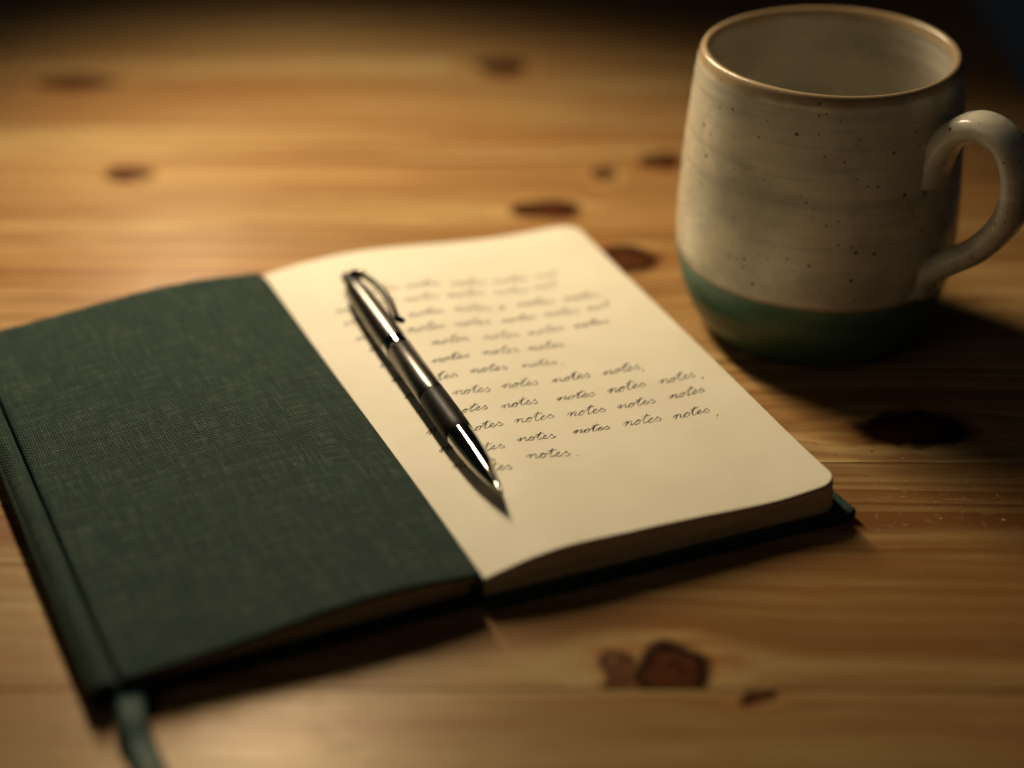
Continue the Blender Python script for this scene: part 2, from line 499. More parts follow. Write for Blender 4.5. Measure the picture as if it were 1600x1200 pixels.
for i, (y0, y1) in enumerate(zip(JOINTS, JOINTS[1:])):
    ks = [k for k in KN if y0 <= k[1] < y1]
    mat = wood_material('pine_board_%d' % i, 2.3 + i * 5.77, ks, (0.66, 0.66, 0.68, 1.12, 0.97, 0.84, 0.82, 0.9, 0.9, 0.9)[i])
    bm = bmesh.new()
    bmesh.ops.create_cube(bm, size=1.0)
    g = 0.00010
    for v in bm.verts:
        v.co.x = T_X0 if v.co.x < 0 else T_X1
        v.co.y = (y0 + g if v.co.y < 0 else y1 - g) - 0.6
        v.co.z = -T_TH if v.co.z < 0 else 0.0
    tops = [e for e in bm.edges if all(abs(v.co.z) < 1e-6 for v in e.verts)]
    ends = [e for e in tops if abs(e.verts[0].co.x - e.verts[1].co.x) < 1e-6]
    sides = [e for e in tops if e not in ends]
    bmesh.ops.bevel(bm, geom=ends, offset=0.003, segments=4, affect='EDGES', profile=0.5)
    bmesh.ops.bevel(bm, geom=[e for e in bm.edges if all(v.co.z > -1e-6 for v in e.verts) and abs(e.verts[0].co.y - e.verts[1].co.y) < 1e-6 and abs(e.verts[0].co.x - e.verts[1].co.x) > 0.1],
                    offset=0.00030, segments=1, affect='EDGES')
    me = bpy.data.meshes.new('plank'); bm.to_mesh(me); bm.free()
    o = link('plank', me, mat, table, smooth=False)

# ------------------------------------------------------------------ notebook
G0 = measured(757, 905, 0.0086); G1 = measured(412, 432, 0.0086)
R0 = measured(1312, 754, 0.0122); R1 = measured(897, 350, 0.0122)
C0 = measured(752, 898, 0.0105); C1 = measured(405, 427, 0.0105)
L0 = measured(145, 1085, 0.006)
L1 = L0 + (C1 - C0) * 1.0
for p in (G0, G1, R0, R1, C0, C1, L0, L1):
    p.z = 0.0
NB_C = (G0 + G1) * 0.5
notebook = empty('notebook', NB_C)
tag(notebook, 'open notebook with green cloth cover, cream handwritten page and ribbon bookmark', 'notebook')

BOARD = 0.0030
W_R = ((R0 - G0).length + (R1 - G1).length) / 2
LEN = ((G1 - G0).length + (R1 - R0).length) / 2
W_L = (L0 - C0).length
TH = smooth_tab([(0.0, 0.0058), (0.06, 0.0072), (0.14, 0.0088), (0.25, 0.0099), (0.42, 0.0096), (0.62, 0.0088), (0.80, 0.0085), (0.93, 0.0090), (1.05, 0.0094)], 8)


def page_xy(s, t):
    """s 0 gutter..1 outer edge, t 0 near..1 far."""
    a = G0.lerp(R0, s); b = G1.lerp(R1, s)
    return a.lerp(b, t)


def page_h(s, t):
    wob = 0.00025 * math.sin(7 * t + 5 * s) + 0.0002 * math.sin(13 * s - 4 * t)
    return interp(TH, s) + wob


def page_inv(x, y):
    s, t = 0.3, 0.5
    for _ in range(12):
        p = page_xy(s, t)
        ds = (page_xy(s + 1e-4, t) - p) / 1e-4
        dt = (page_xy(s, t + 1e-4) - p) / 1e-4
        rx, ry = x - p.x, y - p.y
        det = ds.x * dt.y - ds.y * dt.x
        s += (rx * dt.y - ry * dt.x) / det
        t += (ds.x * ry - ds.y * rx) / det
    return s, t


def corner_rows(n_mid, rc, length):
    ts = [0.0]
    k = 8
    for i in range(1, k + 1):
        ts.append((rc * (1 - math.cos(i / k * math.pi / 2))) / length)
    for i in range(1, n_mid):
        ts.append(rc / length + (1 - 2 * rc / length) * i / n_mid)
    for i in range(k, 0, -1):
        ts.append(1 - (rc * (1 - math.cos(i / k * math.pi / 2))) / length)
    ts.append(1.0)
    return ts


def corner_inset(t, rc, length):
    d = min(t, 1 - t) * length
    if d >= rc: return 0.0
    return rc - math.sqrt(max(rc * rc - (rc - d) ** 2, 0.0))


def grid_solid(name, rows, cols, top, bottom):
    """Closed sheet: top(i,j), bottom(i,j) -> Vector; rows = t values, cols = s fractions."""
    nr, nc = len(rows), len(cols)
    verts = [top(i, j) for i in range(nr) for j in range(nc)] + [bottom(i, j) for i in range(nr) for j in range(nc)]
    uvs = [None] * len(verts)
    off = nr * nc
    f_top = [(i * nc + j, i * nc + j + 1, (i + 1) * nc + j + 1, (i + 1) * nc + j) for i in range(nr - 1) for j in range(nc - 1)]
    f_bot = [tuple(off + v for v in reversed(f)) for f in f_top]
    ring = [(0, j) for j in range(nc)] + [(i, nc - 1) for i in range(1, nr)] + [(nr - 1, j) for j in range(nc - 2, -1, -1)] + [(i, 0) for i in range(nr - 2, 0, -1)]
    idx = [i * nc + j for i, j in ring]
    f_side = [(idx[k], off + idx[k], off + idx[(k + 1) % len(idx)], idx[(k + 1) % len(idx)]) for k in range(len(idx))]
    return verts, f_top, f_bot, f_side


RC = 0.0062
rows = corner_rows(44, RC, LEN)
cols = [i / 56 for i in range(57)]
SHEET = 0.00035


def make_block():
    def s_of(i, j, grow=0.0):
        sm = 1.0 + grow - corner_inset(rows[i], RC * 0.9, LEN) / W_R
        return cols[j] * sm
    def top(i, j):
        s = s_of(i, j, 0.004)
        p = page_xy(s, rows[i]); p.z = BOARD + page_h(s, rows[i]) - SHEET * 2.2
        return p - NB_C
    def bot(i, j):
        s = s_of(i, j, 0.009)
        p = page_xy(s, rows[i]); p.z = BOARD + 0.00015
        return p - NB_C
    v, a, b, c = grid_solid('page_block', rows, cols, top, bot)
    me = mesh_from('page_block', v, a + b + c)
    me.materials.append(M_PAPER); me.materials.append(M_EDGE)
    for k, p in enumerate(me.polygons):
        p.material_index = 1 if k >= len(a) + len(b) else 0
    o = link('page_block', me, None, notebook)
    sharp_by_angle(o, 40)
    return o


make_block()


def sheet_z(s, t):
    # topmost sheet springs up a touch at its near outer corner
    d = math.hypot((1 - s) * W_R, t * LEN)
    lift = 0.0009 * max(0.0, 1 - d / 0.030) ** 2
    return BOARD + page_h(s, t) + lift


def make_sheet():
    def s_of(i, j):
        return cols[j] * (1.0 - corner_inset(rows[i], RC, LEN) / W_R)
    def top(i, j):
        s = s_of(i, j)
        p = page_xy(s, rows[i]); p.z = sheet_z(s, rows[i])
        return p - NB_C
    def bot(i, j):
        p = top(i, j); p.z -= SHEET
        return p
    v, a, b, c = grid_solid('page', rows, cols, top, bot)
    me = mesh_from('page', v, a + b + c)
    o = link('page', me, M_PAPER, notebook)
    tag(o, 'cream page covered in slanting lines of dark handwriting')
    sharp_by_angle(o, 40)
    return o


page = make_sheet()

# back cover under the right-hand pages, with its cloth-wrapped corners
BW, BL = 0.0050, 0.0028


def back_xy(s, t):
    return page_xy(s, t)


def make_back():
    s1 = 1 + BW / W_R
    t0, t1 = -BL / LEN, 1 + BL / LEN
    rws = [t0 + (t1 - t0) * i / 40 for i in range(41)]
    cls = [-0.004 + (s1 + 0.004) * j / 30 for j in range(31)]
    def z_off(i, j):
        return 0.00012 * math.sin(i * 1.7 + j * 0.9)
    def top(i, j):
        p = back_xy(cls[j], rws[i]); p.z = BOARD + (z_off(i, j) if 0 < i < 40 and j < 30 else -0.0003)
        e = max(0.0, (cls[j] - 1.02) / (s1 - 1.02))
        if i < 3: p.z += 0.0013 * e * (1 - i / 3)
        return p - NB_C
    def bot(i, j):
        p = back_xy(cls[j], rws[i]); p.z = 0.0004
        e = max(0.0, (cls[j] - 1.02) / (s1 - 1.02))
        if i < 3: p.z += 0.0005 * e * (1 - i / 3)
        return p - NB_C
    v, a, b, c = grid_solid('back_cover', rws, cls, top, bot)
    uv = []
    for p in v:
        q = p + NB_C
        s, t = page_inv(q.x, q.y)
        uv.append((s * W_R + p.z, t * LEN + p.z))
    me = mesh_from('back_cover', v, a + b + c, uv)
    o = link('back_cover', me, M_CLOTH, notebook)
    m = o.modifiers.new('bevel', 'BEVEL'); m.width = 0.0008; m.segments = 3; m.limit_method = 'ANGLE'; m.angle_limit = math.radians(50)
    return o


make_back()

# left half: cloth cover lying over a thin leaf block, hinge groove and rolled spine on the outer edge
FZ = smooth_tab([(0.0, 0.0108), (0.08, 0.0117), (0.20, 0.0126), (0.36, 0.0125), (0.52, 0.0112), (0.70, 0.0097), (0.85, 0.0087), (0.922, 0.0082),
                 (0.934, 0.0062), (0.944, 0.0066), (0.955, 0.0080), (0.972, 0.0081), (0.988, 0.0070), (1.0, 0.0050)], 8)


def left_xy(s, t):
    a = C0.lerp(L0, s); b = C1.lerp(L1, s)
    return a.lerp(b, t)


def make_front():
    nr = 60
    rws = [i / nr for i in range(nr + 1)]
    cls = [j / 80 * 0.90 for j in range(80)] + [0.90 + 0.10 * j / 40 for j in range(41)]
    ncl = len(cls)
    thick = 0.0016
    def edge(i, j):
        # cloth turned over the board: slightly uneven edges
        return 0.00015 * math.sin(j * 0.7) if i in (0, nr) else 0.0
    def top(i, j):
        s = cls[j]
        p = left_xy(s, rws[i])
        d = (L1 - L0).normalized()
        p = p + d * edge(i, j)
        p.z = interp(FZ, s) + 0.0002 * math.sin(5 * rws[i] + 6 * s)
        return p - NB_C
    def bot(i, j):
        p = top(i, j)
        p.z -= thick
        return p
    v, a, b, c = grid_solid('front_cover', rws, cls, top, bot)
    uv = []
    acc = [0.0]
    for j in range(1, ncl):
        acc.append(acc[-1] + math.hypot((cls[j] - cls[j - 1]) * W_L, interp(FZ, cls[j]) - interp(FZ, cls[j - 1])))
    for rep in range(2):
        for i in range(nr + 1):
            for j in range(ncl):
                uv.append((acc[j] + rep * 0.003, rws[i] * LEN + rep * 0.003))
    me = mesh_from('front_cover', v, a + b + c, uv)
    o = link('front_cover', me, M_CLOTH, notebook)
    m = o.modifiers.new('bevel', 'BEVEL'); m.width = 0.0004; m.segments = 2; m.limit_method = 'ANGLE'; m.angle_limit = math.radians(50)
    tag(o, 'dark green woven cloth cover with a hinge groove')
    return o


make_front()


def make_left_parts():
    # leaves below the cover, and the thicker stack of leaves set back beneath them
    nr, ncl = 30, 50
    for (t0, up_, dn_) in ((0.009, 0.0019, 0.0036), (0.020, 0.0038, 0.0099)):
        rws = [t0 + (0.992 - t0) * i / nr for i in range(nr + 1)]
        cls = [0.010 + 0.902 * j / ncl for j in range(ncl + 1)]
        def top(i, j):
            p = left_xy(cls[j], rws[i]); p.z = interp(FZ, cls[j]) - up_
            return p - NB_C
        def bot(i, j):
            p = left_xy(cls[j], rws[i]); p.z = min(interp(FZ, cls[j]) - up_ - 0.0004, max(0.0029, interp(FZ, cls[j]) - dn_))
            return p - NB_C
        v, a, b, c = grid_solid('page_block', rws, cls, top, bot)
        o = link('page_block', mesh_from('page_block', v, a + b + c), M_EDGE, notebook)
        sharp_by_angle(o, 40)
    # added cloth-covered filler in the gutter, blocks light leaking between the two halves
    gr = [0.006 + 0.988 * i / 24 for i in range(25)]
    gc = [-0.0016 + 0.0036 * j / 6 for j in range(7)]
    gd = (R0 - G0).normalized()
    def topg(i, j):
        p = C0.lerp(C1, gr[i]) + gd * gc[j]; p.z = 0.0078 - 0.0012 * math.sin(math.pi * j / 6)
        return p - NB_C
    def botg(i, j):
        p = C0.lerp(C1, gr[i]) + gd * gc[j]; p.z = 0.0004
        return p - NB_C
    v, a, b, c = grid_solid('gutter_light_stop', gr, gc, topg, botg)
    link('gutter_light_stop', mesh_from('gutter_light_stop', v, a + b + c, [(p.x, p.y) for p in v]), M_CLOTH, notebook)
    # lower board
    rws2 = [0.004 + 0.992 * i / 20 for i in range(21)]
    cls2 = [0.0 + 0.985 * j / 30 for j in range(31)]
    def top2(i, j):
        p = left_xy(cls2[j], rws2[i]); p.z = 0.0027
        return p - NB_C
    def bot2(i, j):
        p = left_xy(cls2[j], rws2[i]); p.z = 0.0003
        return p - NB_C
    v, a, b, c = grid_solid('inner_board', rws2, cls2, top2, bot2)
    uv = [((p - L0 + NB_C).length, p.z) for p in v]
    o = link('lower_board', mesh_from('lower_board', v, a + b + c, uv), M_CLOTH, notebook)
    m = o.modifiers.new('bevel', 'BEVEL'); m.width = 0.0006; m.segments = 2; m.limit_method = 'ANGLE'; m.angle_limit = math.radians(50)
    # rolled spine closing the outer edge between the cover and the lower board
    prof = [(0.982, 0.0060), (0.994, 0.0055), (1.003, 0.0046), (1.006, 0.0034), (1.004, 0.0020), (0.996, 0.0008), (0.985, 0.0003)]
    prof = catmull(prof, 4)
    nrs = 40
    verts, uvs = [], []
    for i in range(nrs + 1):
        t = 0.002 + 0.996 * i / nrs
        for q, (s, z) in enumerate(prof):
            p = left_xy(s, t); p.z = z
            verts.append(p - NB_C); uvs.append((q * 0.0004, t * LEN))
    npf = len(prof)
    faces = [(i * npf + q, (i + 1) * npf + q, (i + 1) * npf + q + 1, i * npf + q + 1) for i in range(nrs) for q in range(npf - 1)]
    o = link('spine', mesh_from('spine', verts, faces, uvs), M_CLOTH, notebook)
    m = o.modifiers.new('solid', 'SOLIDIFY'); m.thickness = 0.0006; m.offset = 0


make_left_parts()


def ribbon_material():
    n = NT('ribbon_satin')
    uv = n.n('ShaderNodeUVMap').outputs['UV']
    U, V, _ = n.sep(uv)
    f = n.noise(n.comb(n.math('MULTIPLY', U, 1200), n.math('MULTIPLY', V, 5000), 0), 1.0, 2.0)
    return n.set(Base_Color=n.mix(f, (0.004, 0.040, 0.031, 1), (0.007, 0.060, 0.046, 1)), Roughness=0.58, Normal=n.bump(f, 0.0001, 0.7), Specular_IOR_Level=0.3)


def make_ribbon():
    path = [(236, 1012, 0.0042), (214, 1062, 0.0042), (205, 1096, 0.0044), (208, 1128, 0.0036), (219, 1165, 0.0016), (240, 1215, 0.0008), (262, 1290, 0.0007), (270, 1360, 0.0006)]
    pts = [tuple(measured(*q)) for q in path]
    pts = catmull(pts, 8)
    w = 0.0034
    verts, uvs, faces = [], [], []
    nacross = 6
    for k, p in enumerate(pts):
        a = Vector(pts[max(k - 1, 0)]); b = Vector(pts[min(k + 1, len(pts) - 1)])
        d = (b - a); d.z = 0; d.normalize()
        side = Vector((-d.y, d.x, 0))
        for j in range(nacross + 1):
            f = j / nacross * 2 - 1
            q = Vector(p) + side * f * w + Vector((0, 0, 0.0005 * (1 - f * f) - 0.0003 * f))
            verts.append(q - NB_C); uvs.append((f * w, k * 0.002))
    nn = nacross + 1
    for k in range(len(pts) - 1):
        for j in range(nacross):
            faces.append((k * nn + j, k * nn + j + 1, (k + 1) * nn + j + 1, (k + 1) * nn + j))
    o = link('ribbon_bookmark', mesh_from('ribbon_bookmark', verts, faces, uvs), ribbon_material(), notebook)
    m = o.modifiers.new('solid', 'SOLIDIFY'); m.thickness = 0.0003
    tag(o, 'green satin ribbon trailing out of the spine corner')


make_ribbon()

# ------------------------------------------------------------------ handwriting on the page
GLYPH = {
    'n': ([[(0.0, 0.35), (0.35, 0.85), (0.62, 0.95), (0.60, 0.55), (0.50, 0.02), (0.72, 0.50), (1.10, 0.92), (1.38, 0.90), (1.38, 0.50), (1.36, 0.12), (1.60, 0.03), (1.95, 0.30)]], 1.95),
    'o': ([[(0.0, 0.30), (0.15, 0.55), (0.62, 0.95), (0.35, 0.90), (0.05, 0.50), (0.15, 0.06), (0.55, 0.05), (0.88, 0.45), (0.78, 0.88), (0.60, 0.93), (0.90, 0.78), (1.30, 0.85)]], 1.30),
    't': ([[(0.0, 0.85), (0.30, 1.35), (0.52, 2.05), (0.40, 1.35), (0.25, 0.45), (0.38, 0.02), (0.75, 0.12), (1.0, 0.35)], [(-0.25, 1.42), (0.4, 1.52), (1.15, 1.66)]], 1.0),
    'e': ([[(0.0, 0.35), (0.42, 0.52), (0.68, 0.82), (0.50, 1.00), (0.20, 0.72), (0.18, 0.25), (0.48, 0.0), (0.88, 0.15), (1.15, 0.45)]], 1.15),
    's': ([[(0.0, 0.45), (0.28, 0.80), (0.42, 1.05), (0.50, 0.80), (0.85, 0.55), (1.05, 0.28), (0.80, 0.04), (0.40, 0.02), (0.25, 0.14)]], 1.05),
    'a': ([[(0.0, 0.30), (0.70, 0.95), (0.35, 0.90), (0.05, 0.45), (0.20, 0.05), (0.60, 0.30), (0.85, 0.92), (0.80, 0.30), (0.98, 0.03), (1.30, 0.25)]], 1.30),
    'd': ([[(0.0, 0.30), (0.70, 0.95), (0.35, 0.90), (0.05, 0.45), (0.20, 0.05), (0.60, 0.30), (1.05, 1.95), (0.85, 0.60), (0.90, 0.05), (1.2, 0.2)]], 1.2),
    '.': ([[(0.0, 0.02), (0.10, 0.10), (0.02, 0.14)]], 0.3),
    ',': ([[(0.12, 0.25), (0.10, 0.0), (-0.08, -0.35)]], 0.3),
}
UX, UY = 0.00186, 0.00235
EY = Vector((0.10, 0.995, 0)).normalized()


def write_word(text, px, py, direc, scale=1.0, rng=None):
    """Ink strokes of one word, its middle at the measured spot, running along direc."""
    rng = rng or random
    strokes, x = [], 0.0
    for ch in text:
        gs, adv = GLYPH[ch]
        for g in gs:
            jit = 0.075
            strokes.append(([(x + gx + rng.uniform(-jit, jit), gy + rng.uniform(-jit, jit)) for gx, gy in g], len(g) > 6))
        x += adv
    # join connected letters into running strokes
    runs = []
    for pts, conn in strokes:
        if conn and runs and runs[-1][1]:
            runs[-1][0].extend(pts[1:])
        else:
            if conn:
                tgt = [r for r in runs if r[1]]
                if tgt:
                    tgt[-1][0].extend(pts[1:]); continue
            runs.append([list(pts), conn])
    half = x / 2
    shear = rng.uniform(-0.10, 0.22); hy = rng.uniform(0.9, 1.12); drift = rng.uniform(-0.05, 0.05)
    c = measured(px, py, 0.0120)
    hw = 0.000158 * rng.uniform(0.85, 1.15)
    verts, faces = [], []
    for pts, _ in runs:
        line = catmull(pts, 5) if len(pts) > 2 else pts
        w3 = []
        for (gx, gy) in line:
            q = c + direc * ((gx - half + shear * gy) * UX * scale) + EY * (((gy - 0.5) * hy + drift * (gx - half)) * UY * scale)
            w3.append(q)
        st = len(verts)
        m = len(w3)
        for k, q in enumerate(w3):
            d = (w3[min(k + 1, m - 1)] - w3[max(k - 1, 0)])
            if d.length < 1e-9: d = direc.copy()
            d.normalize()
            sd = Vector((-d.y, d.x, 0))
            pw = hw * (0.72 + 0.28 * math.sin(k * 0.35 + px)) * (0.6 if k in (0, m - 1) else 1.0)
            for sg in (-1, 1):
                e = q + sd * (pw * sg)
                s, t = page_inv(e.x, e.y)
                e.z = sheet_z(s, t) + 0.00005
                verts.append(e - NB_C)
        for k in range(m - 1):
            faces.append((st + 2 * k, st + 2 * k + 2, st + 2 * k + 3, st + 2 * k + 1))
    o = link('handwritten_word', mesh_from('handwritten_word', verts, faces), M_INK, page, smooth=False)
    return o


LINES = [
    [(590, 458, 'notes'), (660, 450, 'notes'), (731, 444, 'notes'), (797, 437, 'notes'), (852, 429, 'not')],
    [(545, 481, 'notes'), (596, 477, 'note'), (657, 471, 'notes'), (727, 462, 'notes'), (799, 455, 'notes'), (851, 447, 'not')],
    [(560, 499, 'notes'), (612, 496, 'a'), (666, 494, 'notes'), (738, 485, 'notes'), (785, 481, 'a'), (837, 473, 'notes'), (907, 464, 'notes'), (941, 461, ',')],
    [(577, 522, 'notes'), (664, 518, 'notes'), (738, 508, 'notes'), (810, 499, 'notes'), (876, 489, 'notes'), (934, 480, 'not')],
    [(598, 540, 'notes'), (702, 537, 'notes'), (783, 527, 'notes'), (853, 517, 'notes'), (924, 506, 'notes')],
    [(615, 565, 'notes'), (704, 564, 'notes'), (782, 551, 'notes'), (852, 542, 'notes'), (892, 539, '.')],
    [(632, 588, 'notes'), (684, 595, 'notes'), (763, 580, 'notes'), (843, 569, 'notes'), (880, 566, '.')],
    [(655, 613, 'notes'), (737, 615, 'notes'), (812, 602, 'notes'), (893, 590, 'notes'), (970, 578, 'notes'), (1006, 575, ',')],
    [(674, 638, 'notes'), (732, 645, 'notes'), (812, 633, 'notes'), (899, 619, 'notes'), (979, 605, 'notes'), (1058, 591, 'notes'), (1099, 587, ',')],
    [(690, 667, 'notes'), (755, 672, 'notes'), (834, 656, 'notes'), (916, 643, 'notes'), (994, 630, 'notes'), (1072, 614, 'notes')],
    [(710, 695, 'notes'), (757, 706, 'notes'), (838, 687, 'notes'), (924, 671, 'notes'), (1003, 657, 'notes'), (1080, 644, 'notes'), (1122, 643, ',')],
    [(733, 725, 'notes'), (768, 737, 'notes'), (857, 714, 'notes'), (904, 710, '.')],
]
rng = random.Random(11)
for ln in LINES:
    vis = [w for w in ln if len(w[2]) > 2][-3:]
    p0 = measured(vis[0][0], vis[0][1], 0.012); p1 = measured(vis[-1][0], vis[-1][1], 0.012)
    if len(vis) > 1 and (p1 - p0).length > 0.01:
        direc = (p1 - p0).normalized()
    for (px, py, tx) in ln:
        if px == ln[0][0]:
            px += 7
        write_word(tx, px, py, direc, rng.uniform(0.95, 1.04), rng)

# ------------------------------------------------------------------ pen
PEN_Z = 0.0166
tip = measured(785, 772, PEN_Z); tail = measured(540, 431, PEN_Z)
PL = (tail - tip).length
pen = empty('ballpoint_pen')
ydir = (tail - tip).normalized()
zdir = Vector((0, 0, 1))
xdir = ydir.cross(zdir).normalized()
zdir = xdir.cross(ydir)
mw = Matrix((xdir, ydir, zdir)).transposed().to_4x4()
mw.translation = tip
pen.matrix_world = mw
tag(pen, 'gunmetal click ballpoint pen with black grip lying on the cream page', 'pen')


def pen_t(x, y):
    return (measured(x, y, PEN_Z) - tip).dot(ydir)


Y_TIP = pen_t(775, 757)
Y_CONE = pen_t(724, 681)
Y_GRIP = pen_t(680, 622)
Y_RING0 = pen_t(632, 549)
Y_RING1 = pen_t(623, 537)
Y_CAP = pen_t(549, 444)
RB = 0.00425


def pen_part(name, prof, mat, seg=64):
    v, f = lathe(prof, seg, axis='Y')
    # close ends
    n = len(prof)
    f.append(tuple(range(seg)))
    f.append(tuple(reversed(range((n - 1) * seg, n * seg))))
    me = mesh_from(name, v, f)
    bm = bmesh.new(); bm.from_mesh(me); bmesh.ops.recalc_face_normals(bm, faces=bm.faces); bm.to_mesh(me); bm.free()
    o = link(name, me, mat, pen)
    sharp_by_angle(o, 32)
    return o


pen_part('writing_point', [(0.00025, 0.0), (0.00045, 0.0004), (0.00060, 0.0010), (0.00075, 0.0026), (0.00110, 0.0029), (0.00115, Y_TIP + 0.0006)], M_CHROME)
cone = catmull([(0.00150, Y_TIP), (0.00238, Y_TIP + 0.0052), (0.00318, Y_TIP + (Y_CONE - Y_TIP) * 0.42), (0.00380, Y_TIP + (Y_CONE - Y_TIP) * 0.74), (0.00400, Y_CONE)], 8)
pen_part('tip_cone', cone, M_CHROME)
pen_part('grip', [(0.00385, Y_CONE - 0.0001), (0.00412, Y_CONE + 0.0003), (0.00425, Y_CONE + 0.004), (0.00430, (Y_CONE + Y_GRIP) / 2), (0.00428, Y_GRIP - 0.0005), (0.00410, Y_GRIP)], M_GRIP)
pen_part('lower_barrel', [(0.00400, Y_GRIP), (0.00418, Y_GRIP + 0.0003), (RB, Y_GRIP + 0.003), (0.00428, Y_RING0 - 0.0004), (0.00405, Y_RING0)], M_STEEL)
pen_part('middle_ring', [(0.00395, Y_RING0), (0.00428, Y_RING0 + 0.0004), (0.00432, (Y_RING0 + Y_RING1) / 2), (0.00428, Y_RING1 - 0.0004), (0.00395, Y_RING1)], M_CHROME)
ub = catmull([(0.00400, Y_RING1), (0.00428, Y_RING1 + 0.0004), (0.00430, Y_RING1 + 0.012), (0.00405, Y_RING1 + (Y_CAP - Y_RING1) * 0.55), (0.00365, Y_RING1 + (Y_CAP - Y_RING1) * 0.82), (0.00290, Y_CAP - 0.0020), (0.00210, Y_CAP)], 8)
pen_part('upper_barrel', ub, M_STEEL)
pen_part('push_button', [(0.00150, Y_CAP - 0.001), (0.00150, Y_CAP + 0.0016), (0.00185, Y_CAP + 0.0019), (0.00185, PL - 0.0010), (0.00150, PL - 0.0002), (0.0006, PL)], M_BLACK)

# sprung clip: an arched strip ending in a ball, turned to the right of the barrel
CLIP_A = math.radians(52)
cdir = Vector((math.cos(CLIP_A), 0, math.sin(CLIP_A)))   # local, xdir is right of the pen seen from its tail
cside = Vector((-math.sin(CLIP_A), 0, math.cos(CLIP_A)))


def make_clip():
    ye = pen_t(641, 514)
    ys = pen_t(561, 441)
    sp = (ys - ye)
    pts = catmull([(0.0018, ys + 0.0006), (0.0040, ys + 0.0002), (0.0056, ys - sp * 0.15), (0.0069, ys - sp * 0.40), (0.0071, ys - sp * 0.65), (0.0061, ys - sp * 0.88), (0.0055, ys - sp * 0.97), (0.0059, ye - 0.0012), (0.0066, ye - 0.0026)], 8)
    verts, faces = [], []
    m = len(pts)
    for k, (r, y) in enumerate(pts):
        f = k / (m - 1)
        hw = 0.0023 * (1 - 0.42 * f)
        th = 0.00075
        a = Vector((pts[max(k - 1, 0)][0], pts[max(k - 1, 0)][1])); b = Vector((pts[min(k + 1, m - 1)][0], pts[min(k + 1, m - 1)][1]))
        tg = (b - a).normalized()
        nr, ny = (-tg.y, tg.x)
        for (u, w) in ((-1, -0.6), (-0.6, -1), (0.6, -1), (1, -0.6), (1, 0.6), (0.6, 1), (-0.6, 1), (-1, 0.6)):
            rr = r + nr * w * th * (1 if abs(u) > .8 else 1.15); yy = y + ny * w * th
            verts.append(cdir * rr + Vector((0, yy, 0)) + cside * (u * hw))
    for k in range(m - 1):
        for j in range(8):
            j2 = (j + 1) % 8
            faces.append((k * 8 + j, k * 8 + j2, (k + 1) * 8 + j2, (k + 1) * 8 + j))
    faces.append(tuple(range(8))); faces.append(tuple(reversed(range((m - 1) * 8, m * 8))))
    me = mesh_from('clip', verts, faces)
    bm = bmesh.new(); bm.from_mesh(me); bmesh.ops.recalc_face_normals(bm, faces=bm.faces); bm.to_mesh(me); bm.free()
    o = link('clip', me, M_CLIP, pen)
    # ball under the clip end
    bm = bmesh.new(); bmesh.ops.create_uvsphere(bm, u_segments=20, v_segments=12, radius=0.0011)
    c = cdir * 0.0058 + Vector((0, ye - 0.0004, 0))
    for v in bm.verts: v.co += c
    me = bpy.data.meshes.new('clip_ball'); bm.to_mesh(me); bm.free()
    link('clip_ball', me, M_CHROME, o)
    # rivet boss where the clip leaves the barrel
    bm = bmesh.new(); bmesh.ops.create_uvsphere(bm, u_segments=20, v_segments=12, radius=0.0013)
    c = cdir * 0.0050 + Vector((0, ys - 0.0022, 0))
    for v in bm.verts: v.co += c
    me = bpy.data.meshes.new('clip_boss'); bm.to_mesh(me); bm.free()
    link('clip_boss', me, M_CHROME, o)


make_clip()

# ------------------------------------------------------------------ mug
MUG = Vector((0.0983, 0.5622, 0.0))
mug = empty('mug', MUG)
tag(mug, 'handmade speckled cream stoneware mug with green dipped base beside the notebook', 'mug')
outer = [(0.0, 0.0012), (0.0300, 0.0012), (0.0318, 0.0), (0.0338, 0.0), (0.0348, 0.0010), (0.0368, 0.0038), (0.0398, 0.0092), (0.0425, 0.0165), (0.0440, 0.0245), (0.0447, 0.0330),
         (0.0446, 0.0430), (0.0440, 0.0540), (0.0431, 0.0660), (0.0420, 0.0780), (0.0410, 0.0870), (0.0404, 0.0915), (0.0398, 0.0934), (0.0386, 0.0940), (0.0375, 0.0932), (0.0370, 0.0912)]
inner = [(0.0374, 0.0860), (0.0386, 0.0740), (0.0398, 0.0560), (0.0404, 0.0380), (0.0398, 0.0240), (0.0372, 0.0140), (0.0310, 0.0080), (0.0200, 0.0058), (0.0, 0.0052)]


